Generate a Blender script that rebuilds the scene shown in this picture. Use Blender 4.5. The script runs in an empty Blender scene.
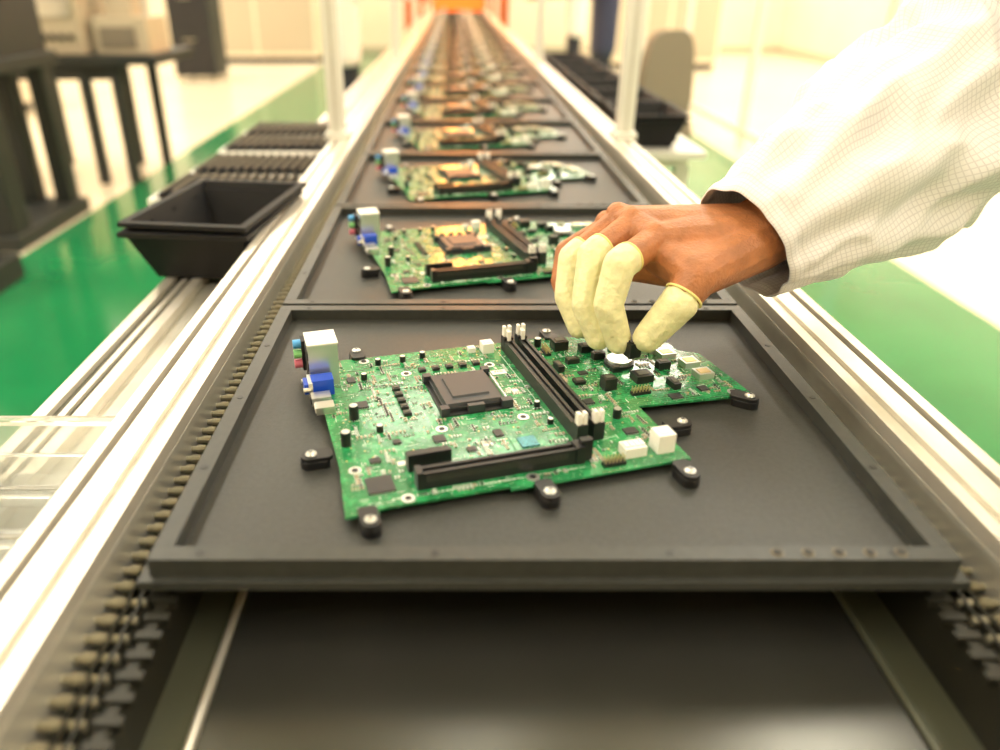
import bpy, bmesh, math, random
from mathutils import Vector, Matrix, noise
random.seed(7)
scene = bpy.context.scene
col = scene.collection
try:
    scene.view_settings.view_transform = 'Standard'
    scene.view_settings.look = 'None'
except Exception:
    pass

# ------------------------------------------------------------------ materials
def mat(name, color, rough=0.5, metal=0.0, noise_amt=0.0, noise_scale=50, bump=0.0, bump_scale=200,
        emit=None, emit_s=0, trans=0, sss=0, color2=None, coat=0, spec=None, sheen=0):
    m = bpy.data.materials.new(name); m.use_nodes = True
    nt = m.node_tree; b = nt.nodes['Principled BSDF']
    b.inputs['Base Color'].default_value = (*color, 1)
    b.inputs['Roughness'].default_value = rough
    b.inputs['Metallic'].default_value = metal
    if spec is not None: b.inputs['Specular IOR Level'].default_value = spec
    if trans: b.inputs['Transmission Weight'].default_value = trans
    if coat:
        b.inputs['Coat Weight'].default_value = coat; b.inputs['Coat Roughness'].default_value = 0.08
    if sss:
        b.inputs['Subsurface Weight'].default_value = sss
        b.inputs['Subsurface Radius'].default_value = (0.01, 0.004, 0.002)
        b.inputs['Subsurface Scale'].default_value = 0.5
    if sheen: b.inputs['Sheen Weight'].default_value = sheen
    if emit:
        b.inputs['Emission Color'].default_value = (*emit, 1); b.inputs['Emission Strength'].default_value = emit_s
    tc = nt.nodes.new('ShaderNodeTexCoord')
    if noise_amt or color2:
        n = nt.nodes.new('ShaderNodeTexNoise'); n.inputs['Scale'].default_value = noise_scale
        n.inputs['Detail'].default_value = 4
        nt.links.new(tc.outputs['Object'], n.inputs['Vector'])
        r = nt.nodes.new('ShaderNodeValToRGB')
        r.color_ramp.elements[0].position = 0.35; r.color_ramp.elements[1].position = 0.65
        c2 = color2 if color2 else tuple(min(1, c * (1 + noise_amt)) for c in color)
        c1 = color if color2 else tuple(c * (1 - noise_amt) for c in color)
        r.color_ramp.elements[0].color = (*c1, 1); r.color_ramp.elements[1].color = (*c2, 1)
        nt.links.new(n.outputs['Fac'], r.inputs['Fac']); nt.links.new(r.outputs['Color'], b.inputs['Base Color'])
    if bump:
        n2 = nt.nodes.new('ShaderNodeTexNoise'); n2.inputs['Scale'].default_value = bump_scale
        n2.inputs['Detail'].default_value = 3
        nt.links.new(tc.outputs['Object'], n2.inputs['Vector'])
        bp = nt.nodes.new('ShaderNodeBump'); bp.inputs['Strength'].default_value = bump
        bp.inputs['Distance'].default_value = 0.002
        nt.links.new(n2.outputs['Fac'], bp.inputs['Height']); nt.links.new(bp.outputs['Normal'], b.inputs['Normal'])
    return m

M = {}
M['tray'] = mat('tray_phenolic', (0.033, 0.034, 0.031), 0.45, 0, 0.16, 300, 0.12, 700)
M['rim'] = mat('tray_rim', (0.034, 0.036, 0.032), 0.42, 0, 0.12, 150)
M['black'] = mat('black_plastic', (0.008, 0.008, 0.009), 0.38)
M['blackm'] = mat('black_matte', (0.010, 0.010, 0.012), 0.6)
M['binb'] = mat('conductive_bin_plastic', (0.005, 0.005, 0.006), 0.62, spec=0.3)
M['ic'] = mat('ic_package', (0.020, 0.020, 0.022), 0.4)
M['socket'] = mat('socket_cover', (0.032, 0.036, 0.043), 0.42)
M['silver'] = mat('tin_plated', (0.75, 0.76, 0.74), 0.3, 0.9)
M['gold'] = mat('gold_pad', (0.75, 0.6, 0.3), 0.35, 0.8)
M['white'] = mat('white_nylon', (0.84, 0.82, 0.76), 0.4)
M['silk'] = mat('silkscreen', (0.74, 0.82, 0.72), 0.6)
M['tan'] = mat('ceramic_capacitor', (0.50, 0.38, 0.24), 0.5)
M['blue'] = mat('blue_connector', (0.01, 0.07, 0.55), 0.35)
M['pink'] = mat('pink_jack', (0.8, 0.2, 0.3), 0.4)
M['lime'] = mat('lime_jack', (0.3, 0.75, 0.3), 0.4)
M['cyan'] = mat('cyan_jack', (0.1, 0.4, 0.8), 0.4)
M['chipset'] = mat('chipset_die', (0.05, 0.22, 0.25), 0.2, 0.3, 0.6, 900)
M['alu'] = mat('brushed_aluminium', (0.84, 0.79, 0.70), 0.34, 0.7, 0.05, 30)
M['alud'] = mat('grey_aluminium', (0.54, 0.52, 0.45), 0.4, 0.6, 0.08, 20)  # greyer aluminium for rail bodies, ledge sheet and post strips
M['groove'] = mat('rail_groove', (0.10, 0.10, 0.08), 0.5, 0.3)
M['steel'] = mat('chain_steel', (0.30, 0.275, 0.20), 0.38, 0.5)
M['chrome'] = mat('bright_steel', (0.6, 0.6, 0.57), 0.3, 0.8)
M['darksteel'] = mat('oiled_steel', (0.020, 0.019, 0.013), 0.45, 0.3)
M['olive'] = mat('under_panel', (0.095, 0.10, 0.07), 0.35, 0.3)
M['sheet'] = mat('polished_sheet', (0.10, 0.10, 0.088), 0.27, 0.75, 0.15, 8)
M['skin'] = mat('skin', (0.44, 0.170, 0.066), 0.45, 0, 0.16, 70, 0.5, 420, sss=0.10)
M['cot'] = mat('latex_finger_cot', (0.84, 0.80, 0.47), 0.5, 0, 0.08, 120, 0.9, 150, sss=0.1)
M['cotrim'] = mat('cot_rolled_rim', (0.85, 0.76, 0.28), 0.5)
M['posts'] = mat('post_aluminium', (0.74, 0.73, 0.67), 0.4, 0.3)
M['cream'] = mat('cream_paint', (0.84, 0.74, 0.56), 0.6, 0, 0.03, 3)
M['creamm'] = mat('machine_enamel', (0.50, 0.43, 0.31), 0.5)
M['darkm'] = mat('dark_machine', (0.014, 0.018, 0.016), 0.55)
M['trousers'] = mat('trousers', (0.02, 0.025, 0.04), 0.8)
M['navy'] = mat('navy_cloth', (0.03, 0.04, 0.09), 0.8)
M['greycl'] = mat('grey_upholstery', (0.20, 0.17, 0.125), 0.9)
M['clear'] = mat('clear_blister', (0.93, 0.94, 0.90), 0.12, trans=0.80)
M['oven'] = mat('oven_paint', (0.5, 0.12, 0.03), 0.4)
M['glow'] = mat('heater_glow', (1, 0.3, 0.05), 0.5, emit=(1, 0.22, 0.03), emit_s=1.6)
M['ring'] = mat('brass_ring', (0.16, 0.13, 0.08), 0.4, 0.5)
M['hair'] = mat('hair', (0.01, 0.008, 0.006), 0.6)

def pcb_material():
    m = bpy.data.materials.new('pcb_soldermask'); m.use_nodes = True
    nt = m.node_tree; b = nt.nodes['Principled BSDF']
    tc = nt.nodes.new('ShaderNodeTexCoord')
    br = nt.nodes.new('ShaderNodeTexBrick'); br.inputs['Scale'].default_value = 1.0
    br.inputs['Color1'].default_value = (0.005, 0.125, 0.034, 1); br.inputs['Color2'].default_value = (0.011, 0.20, 0.055, 1)
    br.inputs['Mortar'].default_value = (0.05, 0.40, 0.16, 1)
    br.inputs['Brick Width'].default_value = 0.011; br.inputs['Row Height'].default_value = 0.0026
    br.inputs['Mortar Size'].default_value = 0.0004
    nt.links.new(tc.outputs['Object'], br.inputs['Vector'])
    n = nt.nodes.new('ShaderNodeTexNoise'); n.inputs['Scale'].default_value = 75; n.inputs['Detail'].default_value = 5
    nt.links.new(tc.outputs['Object'], n.inputs['Vector'])
    r = nt.nodes.new('ShaderNodeValToRGB'); r.color_ramp.interpolation = 'CONSTANT'
    r.color_ramp.elements[0].color = (0.007, 0.13, 0.036, 1); r.color_ramp.elements[1].color = (0.028, 0.33, 0.10, 1)
    r.color_ramp.elements[1].position = 0.53
    nt.links.new(n.outputs['Fac'], r.inputs['Fac'])
    mx = nt.nodes.new('ShaderNodeMix'); mx.data_type = 'RGBA'; mx.inputs[0].default_value = 0.5
    nt.links.new(br.outputs['Color'], mx.inputs[6]); nt.links.new(r.outputs['Color'], mx.inputs[7])
    vo = nt.nodes.new('ShaderNodeTexVoronoi'); vo.inputs['Scale'].default_value = 420
    nt.links.new(tc.outputs['Object'], vo.inputs['Vector'])
    lt = nt.nodes.new('ShaderNodeMath'); lt.operation = 'LESS_THAN'; lt.inputs[1].default_value = 0.15
    nt.links.new(vo.outputs['Distance'], lt.inputs[0])
    m2 = nt.nodes.new('ShaderNodeMix'); m2.data_type = 'RGBA'
    nt.links.new(lt.outputs[0], m2.inputs[0]); nt.links.new(mx.outputs[2], m2.inputs[6]); m2.inputs[7].default_value = (0.45, 0.60, 0.40, 1)
    nt.links.new(m2.outputs[2], b.inputs['Base Color'])
    b.inputs['Roughness'].default_value = 0.22
    b.inputs['Coat Weight'].default_value = 0.6; b.inputs['Coat Roughness'].default_value = 0.10
    n3 = nt.nodes.new('ShaderNodeTexNoise'); n3.inputs['Scale'].default_value = 160
    nt.links.new(tc.outputs['Object'], n3.inputs['Vector'])
    bp = nt.nodes.new('ShaderNodeBump'); bp.inputs['Strength'].default_value = 0.25; bp.inputs['Distance'].default_value = 0.0006
    nt.links.new(n3.outputs['Fac'], bp.inputs['Height']); nt.links.new(bp.outputs['Normal'], b.inputs['Normal']); nt.links.new(bp.outputs['Normal'], b.inputs['Coat Normal'])
    return m
M['pcb'] = pcb_material()

def cloth_material():
    m = bpy.data.materials.new('esd_grid_cloth'); m.use_nodes = True
    nt = m.node_tree; b = nt.nodes['Principled BSDF']
    tc = nt.nodes.new('ShaderNodeTexCoord')
    br = nt.nodes.new('ShaderNodeTexBrick'); br.offset = 0
    br.inputs['Scale'].default_value = 1.0
    br.inputs['Color1'].default_value = (0.85, 0.83, 0.85, 1); br.inputs['Color2'].default_value = (0.85, 0.83, 0.85, 1)
    br.inputs['Mortar'].default_value = (0.68, 0.66, 0.69, 1)
    br.inputs['Brick Width'].default_value = 0.0036; br.inputs['Row Height'].default_value = 0.0036
    br.inputs['Mortar Size'].default_value = 0.00045; br.inputs['Mortar Smooth'].default_value = 0.4
    nt.links.new(tc.outputs['UV'], br.inputs['Vector'])
    nt.links.new(br.outputs['Color'], b.inputs['Base Color'])
    b.inputs['Roughness'].default_value = 0.85
    return m
M['cloth'] = cloth_material()
M['coat'] = mat('white_coat', (0.84, 0.81, 0.79), 0.85)

# ------------------------------------------------------------------ builder
class MB:
    def __init__(s): s.v = []; s.f = []; s.m = []; s.names = []
    def mi(s, n):
        if n not in s.names: s.names.append(n)
        return s.names.index(n)
    def add(s, vs, fs, m):
        o = len(s.v); s.v += [tuple(p) for p in vs]; k = s.mi(m)
        for f in fs: s.f.append([i + o for i in f]); s.m.append(k)
    def box(s, x, y, z, sx, sy, sz, m, rot=0, taper=1.0):
        c, sn = math.cos(rot), math.sin(rot); vs = []
        for k, (dz, t) in enumerate(((0, 1), (sz, taper))):
            for dx, dy in ((-1, -1), (1, -1), (1, 1), (-1, 1)):
                a, b = dx * sx / 2 * t, dy * sy / 2 * t
                vs.append((x + a * c - b * sn, y + a * sn + b * c, z + dz))
        s.add(vs, [(3, 2, 1, 0), (4, 5, 6, 7), (0, 1, 5, 4), (1, 2, 6, 5), (2, 3, 7, 6), (3, 0, 4, 7)], m)
    def bx(s, x0, x1, y0, y1, z0, z1, m):
        s.box((x0 + x1) / 2, (y0 + y1) / 2, z0, x1 - x0, y1 - y0, z1 - z0, m)
    def cyl(s, p0, p1, r0, m, r1=None, n=14):
        p0, p1 = Vector(p0), Vector(p1); r1 = r0 if r1 is None else r1
        d = (p1 - p0).normalized(); a = d.orthogonal().normalized(); b = d.cross(a); vs = []
        for p, r in ((p0, r0), (p1, r1)):
            for i in range(n):
                t = 2 * math.pi * i / n; vs.append(p + (a * math.cos(t) + b * math.sin(t)) * r)
        fs = [(i, (i + 1) % n, n + (i + 1) % n, n + i) for i in range(n)] + [tuple(range(n))[::-1], tuple(range(n, 2 * n))]
        s.add(vs, fs, m)
    def prism(s, poly, z0, z1, m):
        n = len(poly); vs = [(x, y, z0) for x, y in poly] + [(x, y, z1) for x, y in poly]
        s.add(vs, [tuple(range(n))[::-1], tuple(range(n, 2 * n))] + [(i, (i + 1) % n, n + (i + 1) % n, n + i) for i in range(n)], m)
    def tub(s, x, y, z, bw, bl, tw, tl, h, t, m, rot=0, lip=.014):
        c, sn = math.cos(rot), math.sin(rot)
        def ring(w, l, zz): return [(x + a * w / 2 * c - b * l / 2 * sn, y + a * w / 2 * sn + b * l / 2 * c, zz) for a, b in ((-1, -1), (1, -1), (1, 1), (-1, 1))]
        rs = [ring(bw, bl, z), ring(tw, tl, z + h), ring(tw + lip, tl + lip, z + h), ring(tw + lip, tl + lip, z + h + lip * .4),
              ring(tw - 2 * t, tl - 2 * t, z + h + lip * .4), ring(bw - 2 * t, bl - 2 * t, z + t)]
        vs = [p for r in rs for p in r]; fs = [(3, 2, 1, 0), (20, 21, 22, 23)]
        for k in range(5):
            for i in range(4):
                j = (i + 1) % 4; fs.append((4 * k + i, 4 * k + j, 4 * k + 4 + j, 4 * k + 4 + i))
        s.add(vs, fs, m)
    def mesh(s, name):
        me = bpy.data.meshes.new(name); me.from_pydata(s.v, [], s.f)
        for n in s.names: me.materials.append(M[n])
        me.polygons.foreach_set('material_index', s.m)
        bm = bmesh.new(); bm.from_mesh(me); bmesh.ops.recalc_face_normals(bm, faces=bm.faces); bm.to_mesh(me); bm.free()
        me.shade_smooth(); me.set_sharp_from_angle(angle=math.radians(35)); me.update()
        return me
    def obj(s, name, parent=None, bevel=0, loc=(0, 0, 0), rot=0):
        o = bpy.data.objects.new(name, s.mesh(name)); col.objects.link(o)
        o.location = loc; o.rotation_euler = (0, 0, rot)
        if parent: o.parent = parent
        if bevel:
            b = o.modifiers.new('bevel', 'BEVEL'); b.width = bevel; b.segments = 2; b.limit_method = 'ANGLE'
        return o
def empty(name, loc=(0, 0, 0)):
    e = bpy.data.objects.new(name, None); col.objects.link(e); e.location = loc; e.empty_display_size = 0.1; return e

def _ico():
    b = bmesh.new(); bmesh.ops.create_icosphere(b, subdivisions=2, radius=1)
    v = [x.co.copy() for x in b.verts]; b.free(); return v
ICO = _ico()
def blob(name, parts, voxel, material, parent=None, smooth=6):
    """each part (list of spheres) is hulled, everything is fused by voxel remesh"""
    V = []; Fc = []
    for sp in parts:
        bm = bmesh.new()
        for (x, y, z, r) in sp:
            c = Vector((x, y, z))
            for p in ICO: bm.verts.new(c + p * r)
        bmesh.ops.convex_hull(bm, input=list(bm.verts), use_existing_faces=False)
        bmesh.ops.delete(bm, geom=[v for v in bm.verts if not v.link_faces], context='VERTS')
        bm.verts.index_update(); o = len(V)
        V += [tuple(v.co) for v in bm.verts]; Fc += [[v.index + o for v in f.verts] for f in bm.faces]
        bm.free()
    me = bpy.data.meshes.new(name); me.from_pydata(V, [], Fc); me.materials.append(material)
    o = bpy.data.objects.new(name, me); col.objects.link(o)
    if parent: o.parent = parent; o.matrix_parent_inverse = Matrix.Translation(-parent.location)
    r = o.modifiers.new('fuse', 'REMESH'); r.mode = 'VOXEL'; r.voxel_size = voxel; r.use_smooth_shade = True
    s = o.modifiers.new('smooth', 'SMOOTH'); s.iterations = smooth; s.factor = 0.5
    return o
def chain(pts):
    return [[pts[i], pts[i + 1]] for i in range(len(pts) - 1)]

# ------------------------------------------------------------------ room
GX0, GX1 = -1.90, 1.90
XL, XR, YB, YF, ZC = -7.0, 5.5, -3.0, 14.0, 3.2
M['floorg'] = mat('green_epoxy', (0.012, 0.190, 0.066), 0.13, 0, 0.10, 2)
M['floorc'] = mat('cream_epoxy', (0.82, 0.73, 0.56), 0.22, 0, 0.04, 2)
mb = MB()
mb.bx(XL, GX0, YB, YF, -0.05, 0, 'floorc'); mb.bx(GX0, GX1, YB, YF, -0.05, 0, 'floorg'); mb.bx(GX1, XR, YB, YF, -0.05, 0, 'floorc')
mb.obj('floor')
for n, a in (('wall_left', (XL - .1, XL, YB, YF, 0, ZC)), ('wall_right', (XR, XR + .1, YB, YF, 0, ZC)),
             ('wall_back', (XL, XR, YF, YF + .1, 0, ZC)), ('wall_front', (XL, XR, YB - .1, YB, 0, ZC)), ('ceiling', (XL, XR, YB, YF, ZC, ZC + .1))):
    mb = MB(); mb.bx(*a, 'cream'); mb.obj(n)
for n, a in (('baseboard_left', (XL, XL + .02, YB, YF, 0, .1)), ('baseboard_right', (XR - .02, XR, YB, YF, 0, .1)), ('baseboard_back', (XL, XR, YF - .02, YF, 0, .1))):
    mb = MB(); mb.bx(*a, 'creamm'); mb.obj(n)

# ------------------------------------------------------------------ conveyor
XC = 0.053
Y0, Y1 = -0.4, 9.3
conv = empty('conveyor', (XC, 4, 0))
def cv(mbx, name, bevel=0):
    o = mbx.obj(name, None, bevel); o.parent = conv; o.matrix_parent_inverse = Matrix.Translation((-XC, -4, 0)); return o
def mir(x, side): return x if side < 0 else 2 * XC - x
for side, nm in ((-1, 'left'), (1, 'right')):
    mb = MB()
    def R(x0, x1, z0, z1, m='alu', y0=Y0, y1=Y1):
        a, b = sorted((mir(x0, side), mir(x1, side))); mb.bx(a, b, y0, y1, z0, z1, m)
    R(-.236, -.188, .66, .792, 'alud')
    R(-.236, -.227, .792, .801); R(-.222, -.206, .792, .800); R(-.206, -.200, .792, .796, 'alud'); R(-.197, -.188, .792, .803)
    R(-.227, -.222, .7915, .7935, 'groove'); R(-.200, -.197, .7915, .7925, 'groove')
    R(-.2365, -.236, .735, .742, 'groove'); R(-.2365, -.236, .765, .770, 'groove')
    cv(mb, 'rail_' + nm, 0.0008)
    mb = MB()
    R(-.188, -.164, .735, .758, 'darksteel')
    R(-.160, -.154, .735, .773, 'darksteel')
    R(-.154, -.130, .733, .736, 'olive')
    cv(mb, 'chain_guide_' + nm)
    mb = MB(); y = Y0 + .01; k = 0
    while y < Y1 - .02:
        x0, x1 = mir(-.188, side), mir(-.1665, side)
        n = 10 if y < 2.5 else 5
        mb.cyl((x0, y, .7715), (x1, y, .7715), .0024, 'steel', n=n)
        mb.cyl((mir(-.184, side), y, .7715), (mir(-.178, side), y, .7715), .0034, 'steel', n=n)
        for xx in (-.1745, -.1685):
            mb.box(mir(xx - (.0012 if k % 2 else 0), side), y + .0063, .7685, .0012, .0160, .006, 'darksteel')
        mb.box(mir(-.1555, side), y, .770, .013, .0048, .0050, 'darksteel')
        y += .0127; k += 1
    cv(mb, 'roller_chain_' + nm)
mb = MB(); mb.bx(-.130, .236, Y0, Y1, .731, .735, 'sheet')
mb.cyl((-.130, Y0, .7365), (-.130, Y1, .7365), .0026, 'alu'); mb.cyl((.236, Y0, .7365), (.236, Y1, .7365), .0022, 'olive')
cv(mb, 'return_pan')
mb = MB()
mb.bx(-.312, -.236, Y0, Y1, .724, .734, 'alud')
mb.bx(-.358, -.312, Y0, Y1, .685, .738, 'alu'); mb.bx(-.358, -.346, Y0, Y1, .738, .744, 'alu'); mb.bx(-.324, -.312, Y0, Y1, .738, .744, 'alu')
mb.bx(-.346, -.324, Y0, Y1, .738, .7385, 'groove'); mb.bx(-.338, -.332, Y0, Y1, .738, .742, 'alu'); mb.bx(-.272, -.262, Y0, Y1, .734, .744, 'alu')
cv(mb, 'side_ledge', .0008)
mb = MB()
for y in (0.0, 1.53, 3.2, 4.87, 6.54, 8.2):
    for x in (-.212, .318):
        mb.box(x, y, 0.02, .045, .045, .64, 'posts'); mb.cyl((x, y, 0), (x, y, .02), .035, 'blackm')
    mb.bx(-.2, .30, y - .02, y + .02, .25, .29, 'posts'); mb.bx(-.34, -.22, y - .015, y + .015, .655, .685, 'posts')
cv(mb, 'legs')
mb = MB()
for y in (1.53, 3.2, 4.87, 6.54, 8.2):
    for x in (-.226, .330):
        mb.box(x, y, .80, .030, .030, 1.43, 'posts'); mb.box(x, y + .0155, .81, .006, .002, 1.4, 'groove'); mb.box(x, y - .0152, .81, .004, .001, 1.4, 'alud')
        mb.box(x, y, .80, .042, .05, .012, 'posts')
    mb.bx(-.241, .347, y - .014, y + .014, 2.23, 2.258, 'posts')
for x in (-.226, .330): mb.bx(x - .014, x + .014, 1.5, 8.25, 2.258, 2.286, 'posts')
cv(mb, 'gantry_posts')

# ------------------------------------------------------------------ carrier tray mesh
PER = 0.359; TY0 = 0.3065
def tray_mesh():
    mb = MB(); x0, x1, y0, y1 = -.162, .268, .004, PER - .001
    mb.bx(x0 - .006, x1 + .006, 0.0, PER - .003, .7825, .7880, 'rim')
    mb.bx(x0 + .01, x1 - .01, y0 + .008, y1 - .008, .7880, .7900, 'tray')
    w = .011
    mb.bx(x0, x1, y0, y0 + w, .7880, .800, 'rim'); mb.bx(x0, x1, y1 - w, y1, .7880, .800, 'rim')
    mb.bx(x0, x0 + w, y0 + w, y1 - w, .7880, .800, 'rim'); mb.bx(x1 - w, x1, y0 + w, y1 - w, .7880, .800, 'rim')
    for x in (-.135, -.01, .115, .235):
        for y in (y0 + w / 2, y1 - w / 2):
            mb.cyl((x, y, .8), (x, y, .8004), .0024, 'black', n=12)
    for y in (.09, .18, .27):
        for x in (x0 + w / 2, x1 - w / 2): mb.cyl((x, y, .8), (x, y, .8004), .0024, 'black', n=12)
    for i in range(5):
        x = .172 + i * .0165; mb.cyl((x, y0 + w / 2, .8), (x, y0 + w / 2, .8005), .0034, 'ring', n=16); mb.cyl((x, y0 + w / 2, .8005), (x, y0 + w / 2, .8008), .0026, 'blackm', n=12)
    for (x, y, a) in ((-.0475, .3437, 1.85), (.056, .3703, 1.85), (.1445, .3912, 1.85), (-.0883, .4079, .28), (-.079, .5577, -1.3),
                      (.0805, .5965, -1.3), (.2126, .4856, 2.6), (.1537, .4475, 3.4)):
        x *= 1.015; y = y * 1.015 - TY0
        c, s = math.cos(a), math.sin(a)
        def blk(L, W, z0, z1):
            pl = []
            for i in range(9):
                t = math.pi / 2 + math.pi * i / 8; pl.append((-.004 + W * math.cos(t), W * math.sin(t)))
            pl += [(L - .002, -W), (L, -W + .002), (L, W - .002), (L - .002, W)]
            mb.prism([(x + p * c - q * s, y + p * s + q * c) for p, q in pl], z0, z1, 'black')
        blk(.0085, .0062, .790, .7955); blk(.0105, .0058, .7955, .7985)
        x -= .003 * c; y -= .003 * s
        mb.cyl((x, y, .7985), (x, y, .7995), .0036, 'silver', n=18); mb.cyl((x, y, .7995), (x, y, .8008), .0027, 'silver', .0018, n=16)
        mb.box(x, y, .8006, .0032, .0008, .0004, 'blackm', a + .5); mb.box(x, y, .8006, .0008, .0032, .0004, 'blackm', a + .5)
    return mb.mesh('carrier_tray')
tm = tray_mesh()

# ------------------------------------------------------------------ motherboard mesh (local u,v ; z=0 top of board)
def board_mesh():
    mb = MB()
    outline = [(0, 0), (.020, 0), (.020, .003), (.10, .003), (.10, 0), (.222, 0), (.222, .07), (.312, .062), (.312, .135), (.298, .145), (.298, .160), (.262, .172), (.215, .198), (.012, .203), (.004, .19), (.004, .05)]
    mb.prism(outline, -.0016, 0, 'pcb')
    occ = []
    def B(u, v, su, sv, h, m, z=0, taper=1.0, o=True):
        mb.box(u, v, z, su, sv, h, m, 0, taper)
        if o: occ.append((u, v, su / 2 + .001, sv / 2 + .001))
    # CPU socket with its flat protective cover
    B(.1077, .1215, .050, .058, .0010, 'ic')
    B(.1077, .1215, .045, .050, .0040, 'ic', o=False)
    B(.1077, .1215, .043, .047, .0026, 'socket', .0040, .96, False)
    B(.1077, .1215, .028, .030, .0012, 'socket', .0066, .95, False)
    for (u, v, a, b) in ((.0850, .147, .006, .006), (.131, .147, .006, .006), (.131, .096, .008, .006), (.085, .096, .006, .006), (.1077, .0945, .012, .004)):
        B(u, v, a, b, .0065, 'socket', o=False)
    mb.cyl((.1335, .096, .003), (.1335, .150, .003), .0008, 'silver', n=8)
    # DIMM slots
    for u in (.1625, .1745):
        B(u, .1125, .0075, .140, .0085, 'black')
        mb.box(u, .1125, .0085, .0012, .128, .0003, 'groove')
        B(u - .0026, .1125, .0022, .138, .0022, 'black', .0085, o=False); B(u + .0026, .1125, .0022, .138, .0022, 'black', .0085, o=False)
        for v, sg in ((.0405, -1), (.1845, 1)):
            B(u, v, .0078, .0085, .0130, 'black', o=False)
            for du in (-.0022, .0022): B(u + du, v + sg * .001, .0024, .0045, .0085, 'white', .0130, .9, False)
            mb.box(u, v + sg * .001, .0130, .0066, .0030, .0050, 'white')
            mb.box(u, v - sg * .002, .0105, .003, .007, .008, 'white')
    # PCIe
    B(.098, .018, .104, .0085, .0085, 'black'); mb.box(.098, .018, .0085, .098, .0018, .0004, 'groove')
    B(.098, .0150, .104, .0024, .0030, 'black', .0085, o=False); B(.098, .0210, .104, .0024, .0030, 'black', .0085, o=False)
    B(.0475, .018, .004, .009, .0125, 'black', o=False); B(.151, .018, .006, .010, .0125, 'black', o=False); B(.156, .018, .008, .005, .0155, 'black', o=False)
    B(.0585, .038, .028, .0085, .0105, 'black'); mb.box(.0585, .038, .0105, .024, .0020, .0003, 'groove')
    B(.0585, .0350, .028, .0024, .0020, 'black', .0105, o=False)
    for i in range(46):
        mb.box(.052 + i * .002, .0137, .0055, .0005, .0003, .004, 'groove')
    # rear IO
    B(.0105, .176, .022, .024, .0335, 'silver'); B(.0105, .176, .023, .025, .0012, 'white', .0335, o=False)
    for z in (.003, .012, .021): mb.box(-.0008, .176, z, .0006, .020, .006, 'blackm')
    B(.007, .154, .016, .012, .0125, 'blue'); mb.box(-.002, .154, .001, .003, .016, .0110, 'silver'); mb.box(-.0045, .154, .0025, .004, .012, .0080, 'blue')
    for q in (.1465, .1615): mb.cyl((-.0075, q, .007), (-.002, q, .007), .0018, 'silver', n=8)
    B(.004, .139, .014, .010, .0060, 'silver'); mb.box(-.0033, .139, .001, .0006, .008, .0045, 'blackm')
    B(.005, .125, .013, .010, .0055, 'silver'); mb.box(-.0018, .125, .001, .0006, .008, .004, 'white')
    for z, c in ((.004, 'pink'), (.0125, 'lime'), (.021, 'cyan')):
        mb.box(.004, .1985, z - .004, .014, .011, .0082, 'blackm'); mb.cyl((-.009, .1985, z), (-.003, .1985, z), .0036, c, n=14)
    occ.append((.004, .2, .012, .008))
    def hdr(u, v, su, sv, h, m='white', z=0):
        B(u, v, su, sv, h, m); mb.box(u, v, h, su * .6, sv * .5, .0004, 'silk' if m == 'white' else 'groove')
    hdr(.2095, .0155, .012, .012, .0135); hdr(.1885, .0155, .015, .0105, .0070)
    hdr(.1460, .1870, .0095, .0095, .0085); hdr(.1335, .190, .006, .006, .004)
    for i in range(4):
        mb.box(.183 + i * .0037, .0155, .0070, .0022, .006, .0012, 'white')
    for (u, v, a, b, h) in ((.2054, .176, .012, .011, .008), (.2134, .101, .0095, .0095, .0095), (.244, .106, .014, .012, .006), (.228, .149, .010, .006, .006), (.205, .148, .010, .006, .004),
                            (.270, .120, .010, .007, .006), (.190, .140, .005, .012, .005), (.196, .115, .008, .008, .0025), (.232, .125, .008, .006, .004), (.262, .09, .006, .012, .005), (.225, .165, .012, .008, .006)):
        hdr(u, v, a, b, h, 'black')
    for (u, v) in ((.2655, .152), (.282, .137), (.292, .118), (.292, .098), (.279, .149)):
        B(u, v, .013, .0115, .0050, 'silver'); mb.box(u, v, .0050, .009, .007, .0004, 'gold')
    mb.cyl((.240, .136, 0), (.240, .136, .0025), .0118, 'ic', n=28); mb.cyl((.240, .136, .0025), (.240, .136, .0050), .0100, 'silver', n=28); occ.append((.24, .136, .012, .012))
    for (u, v, r, h) in ((.0231, .1092, .0034, .0105), (.0124, .076, .0034, .0105), (.040, .165, .0024, .005), (.055, .187, .0024, .005), (.075, .187, .0024, .005), (.092, .19, .0024, .005),
                         (.152, .09, .0022, .004), (.152, .065, .0022, .004), (.20, .06, .003, .007), (.037, .087, .0024, .005), (.19, .185, .003, .007)):
        mb.cyl((u, v, 0), (u, v, h), r, 'black', n=16); mb.cyl((u, v, h), (u, v, h + .0002), r * .85, 'silver', n=16); occ.append((u, v, r, r))
    for i in range(5):
        hdr(.060, .104 + i * .0095, .0055, .0055, .0024, 'ic')
    for i in range(5):
        hdr(.086 + i * .0110, .1665, .0055, .0055, .0024, 'ic')
    # ICs
    for (u, v, a, b) in ((.025, .0254, .0165, .0165), (.073, .066, .008, .008), (.113, .062, .006, .008), (.19, .085, .007, .007), (.027, .052, .007, .005), (.031, .125, .009, .009),
                         (.205, .128, .007, .005), (.255, .075, .009, .007), (.281, .080, .007, .007), (.09, .048, .006, .005), (.20, .04, .009, .007), (.155, .035, .005, .006), (.045, .07, .005, .005), (.03, .165, .006, .008)):
        B(u, v, a, b, .0012, 'ic')
        for i in range(int(a / .0012)):
            for sg in (-1, 1): mb.box(u - a / 2 + .0008 + i * .0012, v + sg * (b / 2 + .0005), 0, .0005, .0012, .0005, 'silver')
    B(.128, .045, .021, .020, .0010, 'pcb'); B(.128, .045, .012, .012, .0010, 'chipset', .0010, o=False)
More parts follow.
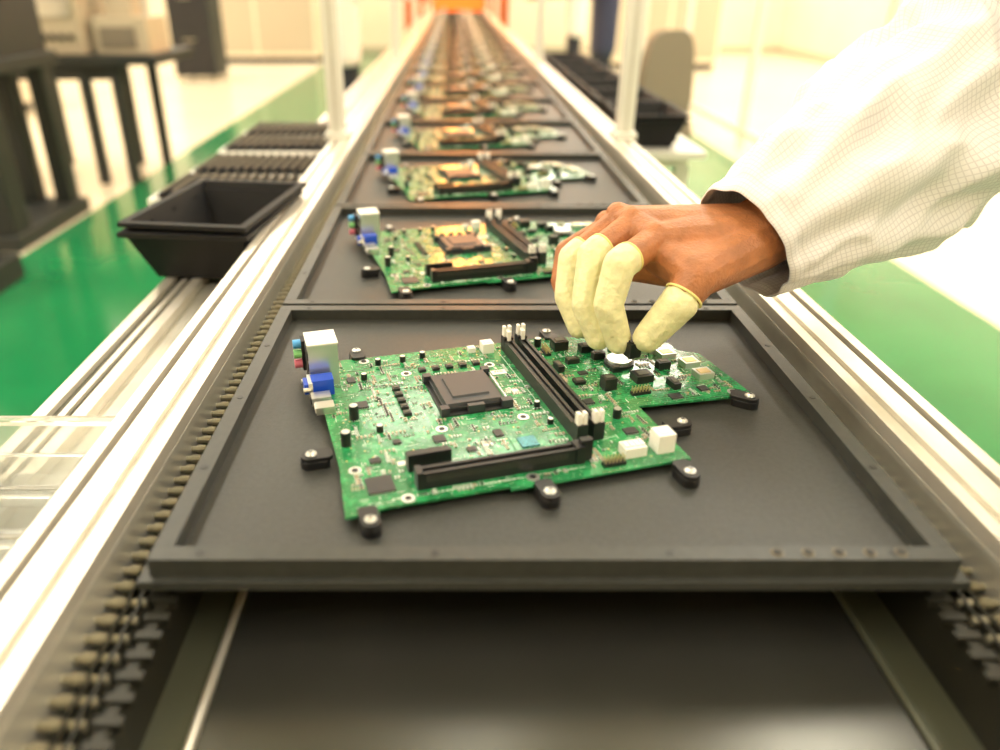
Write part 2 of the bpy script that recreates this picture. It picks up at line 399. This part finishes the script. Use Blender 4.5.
    for (u, v) in ((.0385, .008), (.117, .008), (.2155, .034), (.013, .045), (.045, .195), (.150, .195), (.30, .070), (.137, .078), (.078, .078), (.140, .162), (.073, .165)):
        mb.cyl((u, v, 0), (u, v, .0004), .0042, 'silver', n=20); mb.cyl((u, v, .0004), (u, v, .0006), .0021, 'blackm', n=14); occ.append((u, v, .005, .005))
    for (u, v, n, du) in ((.165, .006, 6, 1), (.226, .085, 6, 1), (.19, .165, 5, 0), (.245, .16, 4, 1)):
        for i in range(n):
            for j in range(2):
                uu, vv = (u + i * .00254, v + j * .00254) if du else (u + j * .00254, v + i * .00254)
                mb.box(uu, vv, 0, .0022, .0022, .0022, 'black'); mb.box(uu, vv, .0022, .0006, .0006, .0045, 'gold')
    rnd = random.Random(3)
    def inside(u, v):
        if .222 < u: return .073 < v < .13 + (.30 - u) * .35 and u < .308
        return .006 < v < .197 and .008 < u < .218
    def free(u, v, r=.0012):
        return inside(u, v) and all(abs(u - a) > c + r or abs(v - b) > d + r for a, b, c, d in occ)
    for k in range(620):
        u, v = rnd.uniform(.006, .31), rnd.uniform(.004, .198); n = rnd.choice((1, 2, 3, 4, 6)); hz = rnd.random() < .5
        m = rnd.choice(('tan', 'tan', 'ic', 'tan', 'black', 'silver', 'silk')); q = rnd.choice((1, 1, 1.3))
        for i in range(n):
            uu, vv = (u + i * .0021 * q, v) if hz else (u, v + i * .0021 * q)
            if not free(uu, vv): continue
            a, b = (.0010 * q, .0022 * q) if hz else (.0022 * q, .0010 * q)
            mb.box(uu, vv, 0, a, b, .0007 * q, 'silver'); mb.box(uu, vv, 0, a * (1 if hz else .5), b * (.5 if hz else 1), .0009 * q, m)
    for k in range(1100):
        u, v = rnd.uniform(.006, .31), rnd.uniform(.004, .198)
        if not free(u, v, .0004): continue
        if rnd.random() < .45: mb.box(u, v, 0, rnd.uniform(.001, .006), .00035, .00012, 'silk')
        elif rnd.random() < .6: mb.box(u, v, 0, .00035, rnd.uniform(.001, .006), .00012, 'silk')
        else: mb.cyl((u, v, 0), (u, v, .0002), .0007, 'gold', n=6)
    for (u, v, a, b) in ((.105, .028, .085, .0004), (.105, .0095, .085, .0004), (.1835, .1125, .0004, .14), (.1545, .1125, .0004, .14)):
        mb.box(u, v, 0, a, b, .00012, 'silk')
    for i in range(26):
        mb.box(.060 + i * .0034, .0275, 0, .0022, .0012, .00013, 'silk'); mb.box(.030 + i * .0030, .0095, 0, .0018, .0010, .00013, 'silk')
    mb.box(.143, .148, 0, .012, .007, .0002, 'white'); mb.box(.045, .045, 0, .010, .005, .0002, 'white'); mb.box(.145, .115, 0, .005, .009, .0002, 'white')
    return mb.mesh('motherboard')
bmsh = board_mesh()
NT = 24
for k in range(NT):
    t = bpy.data.objects.new('carrier_tray', tm); col.objects.link(t); t.location = (0, TY0 + PER * k, 0)
    if k < 4:
        bv = t.modifiers.new('bevel', 'BEVEL'); bv.width = .0006; bv.segments = 1; bv.limit_method = 'ANGLE'
    b = bpy.data.objects.new('motherboard', bmsh); col.objects.link(b)
    b.location = (-.0625, .3505 + PER * k, .7962); b.rotation_euler = (0, 0, math.radians(16)); b.scale = (1.012, 1.012, 1)

# ------------------------------------------------------------------ bins and parts beside the line
mb = MB(); mb.tub(0, 0, 0, .105, .17, .145, .215, .058, .003, 'binb')
for y in (-.06, 0, .06): mb.box(.0665, y, .008, .004, .006, .045, 'binb'); mb.box(-.0665, y, .008, .004, .006, .045, 'binb')
binm = mb.mesh('black_parts_bin')
def put(name, me, loc, rot=0):
    o = bpy.data.objects.new(name, me); col.objects.link(o); o.location = loc; o.rotation_euler = (0, 0, rot); return o
put('black_parts_bin', binm, (-.306, .975, .7445), math.radians(-6))
put('black_parts_bin', binm, (-.304, .982, .7540), math.radians(-8))
mb = MB(); mb.bx(.347, .56, 1.72, 3.6, .72, .735, 'posts')
for y in (1.8, 2.6, 3.5):
    mb.bx(.35, .54, y - .015, y + .015, .69, .72, 'posts'); mb.box(.53, y, 0, .03, .03, .69, 'posts')
mb.obj('side_shelf')
for i in range(7): put('black_parts_bin', binm, (.445, 1.86 + i * .245, .7355), math.radians(3 if i % 2 else -3))
for i in range(7): put('black_parts_bin', binm, (.445, 1.86 + i * .245, .7460), math.radians(-2 + i))
# component trays with rows of connectors
def ctray(loc, rot):
    mb = MB(); mb.bx(-.115, .115, -.17, .17, 0, .018, 'white')
    for a in ((-.115, .115, -.17, -.165), (-.115, .115, .165, .17), (-.115, -.110, -.165, .165), (.110, .115, -.165, .165), (-.110, .110, -.003, .003)):
        mb.bx(*a, .018, .028, 'white')
    for j in (-1, 1):
        for i in range(13):
            x = -.099 + i * .0165
            mb.box(x, j * .083, .018, .0085, .140, .016, 'binb'); mb.box(x, j * .083, .034, .0030, .12, .003, 'greycl')
    return mb.obj('connector_tray', loc=loc, rot=rot)
ctray((-.352, 1.33, .7445), math.radians(-2))
ctray((-.352, 1.33 + .375, .7445), 0)
# clear blister box
mb = MB(); mb.tub(-.298, .39, .7445, .085, .16, .105, .185, .034, .0014, 'clear', lip=.012)
for i in range(3):
    mb.tub(-.298, .340 + i * .050, .7462, .045, .026, .065, .040, .020, .0012, 'clear', lip=.004)
mb.obj('clear_blister_tray')

# ------------------------------------------------------------------ people
def person(name, base, F, left_arm=None, coat='coat', lean=.16, mainw=False):
    root = empty(name, (base[0], base[1], 0))
    F = Vector((F[0], F[1])).normalized(); Rr = Vector((F[1], -F[0]))
    def W(r, f, z, rad=None):
        x = base[0] + Rr.x * r + F.x * f; y = base[1] + Rr.y * r + F.y * f
        return (x, y, z) if rad is None else (x, y, z, rad)
    l = lean
    parts = [[W(-.10, 0, .62, .085), W(.10, 0, .62, .085), W(-.095, .0, .95, .095), W(.095, 0, .95, .095)],
             [W(-.095, 0, .95, .095), W(.095, 0, .95, .095), W(-.10, l * .7, 1.24, .09), W(.10, l * .7, 1.24, .09)],
             [W(-.10, l * .7, 1.22, .09), W(.10, l * .7, 1.22, .09), W(-.15, l, 1.33, .055), W(.15, l, 1.33, .055), W(0, l * 1.1, 1.40, .055)],
             [W(0, l * 1.1, 1.38, .06), W(0, l * 1.2, 1.44, .052)]]
    la = left_arm or [(-.17, l, 1.32, .06), (-.23, l + .05, 1.03, .05), (-.16, l + .28, 1.0, .038)]
    parts += chain([W(*p) for p in la])
    ra = [(.17, l, 1.32, .06), (.23, l + .05, 1.03, .05), (.16, l + .28, 1.0, .038)]
    if not mainw: parts += chain([W(*p) for p in ra])
    blob('coat', parts, .010, M[coat], root)
    blob('trousers', chain([W(-.09, 0, .70, .085), W(-.095, .01, .48, .062), W(-.10, -.01, .09, .05)]) + chain([W(.09, 0, .70, .085), W(.095, .01, .48, .062), W(.10, -.01, .09, .05)]), .010, M['trousers'], root)
    for s, n in ((-1, 'left'), (1, 'right')):
        blob('shoe_' + n, [[W(s * .10, -.05, .04, .038), W(s * .105, .12, .03, .03), W(s * .10, 0, .06, .045)]], .006, M['blackm'], root)
    hx = l * 1.35 + .02
    blob('head', [[W(0, hx - .03, 1.56, .078), W(0, hx + .01, 1.55, .075), W(0, hx + .05, 1.47, .03), W(0, hx - .02, 1.62, .07)], [W(0, l * 1.2, 1.42, .05), W(0, hx - .02, 1.52, .052)],
                  [W(0, hx + .085, 1.545, .010), W(0, hx + .098, 1.522, .012)], [W(-.083, hx - .01, 1.56, .012), W(-.086, hx - .02, 1.53, .010)], [W(.083, hx - .01, 1.56, .012), W(.086, hx - .02, 1.53, .010)],
                  [W(-.02, hx + .076, 1.492, .007), W(.02, hx + .076, 1.492, .007)]], .005, M['skin'], root, 3)
    m2 = MB()
    for s in (-1, 1):
        p = W(s * .031, hx + .078, 1.556); q = W(s * .031, hx + .088, 1.556); m2.cyl(p, q, .009, 'white', .006, n=12); m2.cyl(q, W(s * .031, hx + .0895, 1.556), .005, 'hair', n=10)
    o = m2.obj('eyes', root); o.matrix_parent_inverse = Matrix.Translation(-root.location)
    blob('cap', [[W(0, hx - .03, 1.60, .088), W(0, hx - .035, 1.64, .075), W(0, hx + .01, 1.61, .083)], [W(-.04, hx + .085, 1.595, .008), W(.04, hx + .085, 1.595, .008), W(0, hx + .13, 1.59, .006)]], .006, M['coat'], root)
    arms = [la] if mainw else [la, ra]
    for i, a in enumerate(arms):
        r, f, z, _ = a[-1]; fs = []
        if mainw:   # hanging hand
            P = W
            fs.append([P(r, f, z, .026), P(r + .004, f - .022, z - .075, .013), P(r + .004, f + .03, z - .075, .013)])
            for j in range(4):
                L = (.055, .07, .075, .062)[j]; ff = f - .024 + j * .0185
                fs += chain([P(r + .004, ff, z - .075, .0105), P(r + .008, ff, z - .075 - L * .55, .009), P(r + .018, ff, z - .075 - L * .95, .0075)])
            fs += chain([P(r + .005, f + .02, z - .02, .014), P(r + .01, f + .05, z - .06, .011), P(r + .012, f + .052, z - .095, .009)])
        else:
            fs.append([W(r, f + .01, z, .026), W(r - .025, f + .08, z - .012, .013), W(r + .025, f + .08, z - .012, .012)])
            for j in range(4):
                L = (.062, .075, .07, .055)[j]; rr = r - .028 + j * .0185
                fs += chain([W(rr, f + .08, z - .012, .0105), W(rr, f + .08 + L * .55, z - .022, .009), W(rr, f + .08 + L * .9, z - .045, .0075)])
            s = 1 if a is la else -1
            fs += chain([W(r + s * .015, f + .03, z - .01, .014), W(r + s * .045, f + .06, z - .025, .011), W(r + s * .048, f + .09, z - .04, .009)])
        blob('hand_left' if a is la else 'hand_right', fs, .003, M['skin'], root, 3)
    return root, W
wk, W = person('worker', (.86, .50), (-1, 0), mainw=True, lean=.19, left_arm=[(-.17, .19, 1.32, .06), (-.25, .12, 1.05, .052), (-.26, .16, .82, .040)])
wb = Vector((.86, .50, 0))
inv = Matrix.Translation(-wb)
def wparent(o): o.parent = wk; o.matrix_parent_inverse = inv

# right hand (world coords)
idx = [(.1600, .5820, .8890, .0132), (.1265, .5540, .8790, .0114), (.1195, .5480, .8480, .0103), (.1310, .5490, .8160, .0090)]
mid = [(.1480, .6110, .8933, .0130), (.1110, .5850, .8760, .0110), (.1050, .5665, .8410, .0097), (.1165, .5590, .8145, .0086)]
rng = [(.1410, .6339, .8905, .0122), (.0995, .6120, .8646, .0106), (.0945, .5949, .8370, .0092), (.1045, .5815, .8140, .0082)]
pnk = [(.1355, .6500, .8792, .0112), (.0970, .6370, .8620, .0092), (.0915, .6220, .8400, .0080), (.0990, .6060, .8200, .0071)]
thm = [(.2150, .5830, .8760, .0205), (.1850, .5480, .8710, .0170), (.1700, .5370, .8530, .0130), (.1510, .5405, .8230, .0101)]
parts = []
for f in (idx, mid, rng, pnk, thm): parts += chain(f)
wa = (.246, .590, .886, .0240); wbb = (.243, .612, .888, .0230)
parts += [[wa, wbb, idx[0], (.157, .600, .886, .013)], [wa, wbb, mid[0], (.154, .6, .887, .0135)], [wa, wbb, rng[0], mid[0]], [wbb, wa, pnk[0], rng[0]],
          [idx[0], mid[0], rng[0], pnk[0]], [wa, thm[0], thm[1]], [(.222, .592, .880, .022), thm[1], (.174, .585, .884, .012)],
          [(.162, .600, .872, .014), (.205, .600, .866, .020), pnk[0], rng[0], thm[1]],
          [(.148, .604, .858, .011), (.176, .596, .858, .013), pnk[0], (.167, .59, .882, .012)],
          [(.160, .583, .884, .0115), thm[1], (.172, .560, .872, .010)],
          [wa, wbb, (.40, .672, .962, .032), (.41, .67, .964, .034)]]
for f in (idx, mid, rng, pnk):
    parts.append([(f[0][0], f[0][1], f[0][2] + .006, .0075), (.212, .602, .904, .003)])
    parts.append([(f[0][0] - .002, f[0][1], f[0][2] + .0045, .0112)])
hand = blob('hand_right', parts, .0014, M['skin'], None, 3); wparent(hand)
def lerp(a, b, t): return tuple(a[i] + (b[i] - a[i]) * t for i in range(4))
def cot(nm, f, t0, extra=.0017):
    a = lerp(f[0], f[1], t0)
    pts = [a, f[1], f[2], f[3]]
    pts = [(p[0], p[1], p[2], p[3] + extra) for p in pts]
    pts[0] = (*pts[0][:3], pts[0][3] + .0003)
    o = blob('finger_cot_' + nm, chain(pts), .0014, M['cot'], None, 3); wparent(o)
def rimring(nm, p, d, R):
    d = Vector(d).normalized(); a = d.orthogonal().normalized(); b = d.cross(a); p = Vector(p); vs = []; fs = []; n, m_ = 36, 8
    for i in range(n):
        t = 2 * math.pi * i / n; c = a * math.cos(t) + b * math.sin(t)
        for j in range(m_):
            q = 2 * math.pi * j / m_; vs.append(p + c * (R + .0008 * math.cos(q)) + d * .0010 * math.sin(q))
            fs.append((i * m_ + j, ((i + 1) % n) * m_ + j, ((i + 1) % n) * m_ + (j + 1) % m_, i * m_ + (j + 1) % m_))
    x = MB(); x.add(vs, fs, 'cotrim'); o = x.obj('cot_rim_' + nm); wparent(o)
for nm, f, t0 in (('index', idx, .85), ('middle', mid, .86), ('ring', rng, .86)):
    cot(nm, f, t0); a = lerp(f[0], f[1], t0); d = Vector(f[1][:3]) - Vector(f[0][:3]); rimring(nm, Vector(a[:3]) - d.normalized() * .0050, d, a[3] + .0006)
pts = [lerp(thm[1], thm[2], .9), thm[2], lerp(thm[2], thm[3], .5), thm[3]]
o = blob('finger_cot_thumb', chain([(p[0], p[1], p[2], p[3] + .0018) for p in pts]), .0014, M['cot'], None, 3); wparent(o)
d = Vector(thm[2][:3]) - Vector(thm[1][:3]); rimring('thumb', Vector(lerp(thm[1], thm[2], .70)[:3]), d, .0149)

# sleeve
def catmull(P, n):
    out = []; P = [P[0] * 2 - P[1]] + P + [P[-1] * 2 - P[-2]]
    for k in range(1, len(P) - 2):
        for i in range(n):
            t = i / n; a, b, c, d = P[k - 1], P[k], P[k + 1], P[k + 2]
            out.append(.5 * ((2 * b) + (c - a) * t + (2 * a - 5 * b + 4 * c - d) * t * t + (3 * b - a - 3 * c + d) * t ** 3))
    out.append(P[-2]); return out
path = catmull([Vector((.234, .600, .880)), Vector((.345, .648, .936)), Vector((.455, .700, 1.002)), Vector((.555, .705, 1.14)), Vector((.675, .665, 1.31))], 34)
NS = 96; vs = []; uvs = []; fs = []
T = [(path[min(i + 1, len(path) - 1)] - path[max(i - 1, 0)]).normalized() for i in range(len(path))]
up = Vector((0, 0, 1)); s = 0
radk = [(0, .050), (.05, .056), (.13, .069), (.27, .083), (.42, .086), (.65, .078)]
def rad(s):
    for (a, ra), (b, rb) in zip(radk, radk[1:]):
        if s <= b: return ra + (rb - ra) * (s - a) / (b - a)
    return radk[-1][1]
for i, p in enumerate(path):
    if i: s += (path[i] - path[i - 1]).length
    A = (up - T[i] * up.dot(T[i])).normalized(); Bv = T[i].cross(A); r0 = rad(s)
    for j in range(NS):
        th = 2 * math.pi * j / NS; c, sn = math.cos(th), math.sin(th)
        n1 = noise.noise(Vector((c * 1.3 + 3, sn * 1.3, s * 9 + c * 1.2)))
        n2 = 1 - abs(noise.noise(Vector((c * 1.6 + s * 5, sn * 1.6 + 7, s * 16 - c * 1.5)))) * 2.4
        n3 = 1 - abs(noise.noise(Vector((c * 2.2 - s * 9, sn * 2.2 + 2, s * 11 + sn * 2)))) * 2.6
        amp = min(1, s / .05) * .8 + .2
        r = r0 + amp * (.014 * n1 + .0095 * n2 + .0075 * n3)
        if .011 < s < .014 or s < .0015: r -= .0014
        vs.append(p + A * c * r + Bv * sn * r * 1.02)
        uvs.append((th / (2 * math.pi) * .42, s))
for i in range(len(path) - 1):
    for j in range(NS):
        fs.append((i * NS + j, i * NS + (j + 1) % NS, (i + 1) * NS + (j + 1) % NS, (i + 1) * NS + j))
me = bpy.data.meshes.new('sleeve_right'); me.from_pydata([tuple(v) for v in vs], [], fs); me.materials.append(M['cloth'])
uvl = me.uv_layers.new(name='UVMap')
for pi, poly in enumerate(me.polygons):
    for li, vi in zip(poly.loop_indices, poly.vertices):
        u, v = uvs[vi]
        if poly.index % NS == NS - 1 and vi % NS == 0: u = .42
        uvl.data[li].uv = (u, v)
me.shade_smooth()
so = bpy.data.objects.new('sleeve_right', me); col.objects.link(so); wparent(so)
sm = so.modifiers.new('solid', 'SOLIDIFY'); sm.thickness = .0018; sm.offset = -1
ss = so.modifiers.new('sub', 'SUBSURF'); ss.levels = 1; ss.render_levels = 1

# held component
mb = MB(); mb.box(0, 0, -.005, .010, .009, .012, 'black'); mb.box(0, 0, .007, .006, .005, .001, 'ic')
for x in (-.003, 0, .003): mb.box(x, 0, -.008, .0008, .0008, .003, 'silver')
hc = mb.obj('plug_component', loc=(.1405, .5405, .8125), rot=.4)

person('worker', (-.72, 5.6), (1, 0.1), coat='coat')
person('worker', (1.15, 6.4), (-1, 0), coat='navy')
person('worker', (1.25, 8.6), (-1, 0), coat='coat')

# ------------------------------------------------------------------ background furniture
def chair(loc, rot):
    mb = MB()
    for i in range(5):
        a = i * 2 * math.pi / 5; x, y = .25 * math.cos(a), .25 * math.sin(a)
        mb.cyl((0, 0, .09), (x, y, .075), .02, 'blackm', .014, n=8); mb.cyl((x - .012 * math.sin(a), y + .012 * math.cos(a), .03), (x + .012 * math.sin(a), y - .012 * math.cos(a), .03), .03, 'blackm', n=12)
        mb.cyl((x, y, .03), (x, y, .08), .008, 'steel', n=8)
    mb.cyl((0, 0, .08), (0, 0, .46), .025, 'steel'); mb.box(0, 0, .46, .38, .38, .07, 'greycl', 0, .93)
    mb.box(0, .18, .50, .05, .02, .2, 'blackm')
    def se(t):
        c, s = math.cos(t), math.sin(t); return (math.copysign(abs(c) ** .55, c), math.copysign(abs(s) ** .55, s))
    pl = [(.13 * se(t)[0] * (1 - .12 * se(t)[1]), .71 + .19 * se(t)[1]) for t in [2 * math.pi * i / 28 for i in range(28)]]
    n = len(pl); v = [(x, .17, z) for x, z in pl] + [(x, .215, z) for x, z in pl]
    mb.add(v, [tuple(range(n)), tuple(range(n, 2 * n))[::-1]] + [(i, (i + 1) % n, n + (i + 1) % n, n + i) for i in range(n)], 'greycl')
    return mb.obj('office_chair', bevel=.010, loc=loc, rot=rot)
chair((.80, 3.55, 0), math.radians(205))
# dark equipment rack
mb = MB()
for x in (-2.35, -2.16, -1.99):
    mb.box(x, 3.35, 0.04, .10, .14, 2.0, 'darkm'); mb.box(x, 3.9, .04, .08, .10, 2.0, 'darkm')
mb.bx(-2.42, -1.92, 3.25, 3.98, 0, .07, 'darkm'); mb.bx(-2.42, -1.92, 3.25, 3.98, .72, .78, 'darkm'); mb.bx(-2.42, -1.92, 3.25, 3.98, 1.98, 2.05, 'darkm')
mb.bx(-2.40, -1.94, 3.3, 3.9, .78, 1.12, 'darkm'); mb.bx(-2.30, -2.05, 3.28, 3.3, .85, 1.02, 'creamm')
mb.obj('equipment_rack', bevel=.006)
mb = MB(); mb.bx(-2.35, -1.75, 2.55, 2.95, .0, .10, 'darkm'); mb.bx(-2.3, -1.8, 2.6, 2.9, .10, .26, 'darkm'); mb.cyl((-1.9, 2.55, .2), (-1.9, 2.5, .2), .05, 'steel'); mb.bx(-2.2,-1.95,2.59,2.6,.13,.22,'groove')
mb.obj('floor_power_unit', bevel=.01)
# workbench with instruments
mb = MB()
mb.bx(-2.62, -1.64, 4.5, 5.2, .66, .71, 'darkm')
for x in (-2.55, -2.08, -1.90):
    for y in (4.57, 5.13): mb.box(x, y, 0, .055, .055, .66, 'darkm')
mb.bx(-2.57, -1.88, 4.55, 4.59, .58, .66, 'darkm')
mb.obj('workbench', bevel=.004)
mb = MB(); mb.bx(-2.60, -2.05, 4.58, 5.1, .71, 1.12, 'creamm'); mb.bx(-2.54, -2.32, 4.57, 4.58, .82, 1.05, 'darkm')
for i in range(4): mb.cyl((-2.26 + i * .05, 4.58, .80), (-2.26 + i * .05, 4.56, .80), .016, 'blackm')
mb.bx(-2.27, -2.09, 4.565, 4.58, .90, 1.04, 'chrome')
mb.obj('test_instrument', bevel=.01)
mb = MB(); mb.bx(-2.0, -1.70, 4.62, 4.95, .71, .90, 'creamm'); mb.bx(-1.97, -1.77, 4.61, 4.62, .74, .85, 'greycl'); mb.bx(-1.95, -1.80, 4.7, 4.9, .90, 1.12, 'creamm'); mb.cyl((-1.74, 4.75, .90), (-1.74, 4.75, 1.25), .02, 'chrome')
mb.obj('solder_station', bevel=.006)
mb = MB(); mb.bx(-3.35, -2.85, 9.8, 10.3, .06, 1.02, 'darkm'); mb.bx(-3.32, -2.88, 9.79, 9.8, .1, .52, 'blackm'); mb.bx(-3.32, -2.88, 9.79, 9.8, .55, .98, 'blackm')
for z in (.45, .9): mb.bx(-3.2, -3.05, 9.77, 9.79, z, z + .02, 'steel')
for x in (-3.3, -2.9):
    for y in (9.85, 10.25): mb.cyl((x, y, 0), (x, y, .06), .025, 'steel')
mb.obj('black_cabinet', bevel=.006)
for (x, y, w, h) in ((-4.6, 6.8, 1.3, 1.05), (-2.9, 12.2, 1.8, 1.3), (2.9, 11.2, 1.4, 1.2)):
    mb = MB(); mb.bx(x - w / 2, x + w / 2, y, y + .8, .08, h, 'cream'); mb.bx(x - w / 2 + .05, x - .02, y - .01, y, .14, h - .3, 'creamm'); mb.bx(x + .02, x + w / 2 - .05, y - .01, y, .14, h - .3, 'creamm')
    mb.bx(x - .2, x + .3, y - .015, y, h - .24, h - .06, 'greycl'); mb.bx(x - w / 2 + .04, x + w / 2 - .04, y + .04, y + .76, 0, .08, 'blackm')
    mb.obj('assembly_machine', bevel=.01)
mb = MB()
for y in (3.9, 5.6, 7.3, 9.0): mb.box(2.05, y, 0, .05, .05, 2.3, 'posts')
mb.bx(2.03, 2.07, 3.9, 9.0, 2.25, 2.3, 'posts'); mb.bx(2.04, 2.06, 3.9, 9.0, .1, .14, 'posts')
mb.obj('partition_frame')
# oven at the end of the line
mb = MB()
mb.bx(-.55, -.26, 9.32, 10.6, .1, 1.3, 'oven'); mb.bx(.37, .65, 9.32, 10.6, .1, 1.3, 'oven'); mb.bx(-.26, .37, 9.32, 10.6, .98, 1.3, 'oven'); mb.bx(-.26, .37, 9.32, 10.6, .1, .70, 'oven')
mb.bx(-.26, .37, 10.4, 10.45, .7, .98, 'glow'); mb.bx(-.2, .3, 9.4, 10.4, .965, .98, 'glow')
for x in (-.5, .6):
    for y in (9.4, 10.5): mb.cyl((x, y, 0), (x, y, .1), .04, 'blackm')
mb.obj('reflow_oven')

# ------------------------------------------------------------------ lights
def area(name, loc, sx, sy, power, color=(1, .94, .82), rot=(0, 0, 0)):
    L = bpy.data.lights.new(name, 'AREA'); L.shape = 'RECTANGLE'; L.size = sx; L.size_y = sy; L.energy = power; L.color = color
    o = bpy.data.objects.new(name, L); col.objects.link(o); o.location = loc; o.rotation_euler = rot; return o
for x in (-4.6, -1.7, 1.5, 4.0):
    for y in (-.6, 2.6, 6.0, 9.5, 12.3):
        area('ceiling_light', (x, y, 3.15), .5, 2.0, 52 if abs(x) < 3 else 90)
area('ceiling_light', (-.35, 4.5, 3.15), .45, .5, 9)
area('ceiling_light', (.45, 3.9, 3.15), .6, .3, 9)
area('added_strip_light', (.05, 1.6, 2.22), .12, 2.0, 7)  # unseen strip added over the line to put reflections on the boards
area('amber_tint_light', (.05, 5.9, 1.75), .25, 5.0, 95, (1, .30, .05))  # added light with no visible fixture, tints the far trays orange
w = bpy.data.worlds.new('World'); scene.world = w; w.use_nodes = True
w.node_tree.nodes['Background'].inputs[0].default_value = (1, .97, .9, 1); w.node_tree.nodes['Background'].inputs[1].default_value = .5

# ------------------------------------------------------------------ camera
cam = bpy.data.cameras.new('camera'); co = bpy.data.objects.new('camera', cam); col.objects.link(co)
co.location = (0, 0, 1.07); co.rotation_euler = (math.radians(90 - 27.34), 0, 0)
cam.sensor_width = 36; cam.lens = 27.36; cam.shift_x = 0.046; cam.clip_start = .01
cam.dof.use_dof = True; cam.dof.focus_distance = .60; cam.dof.aperture_fstop = 3.0
scene.camera = co
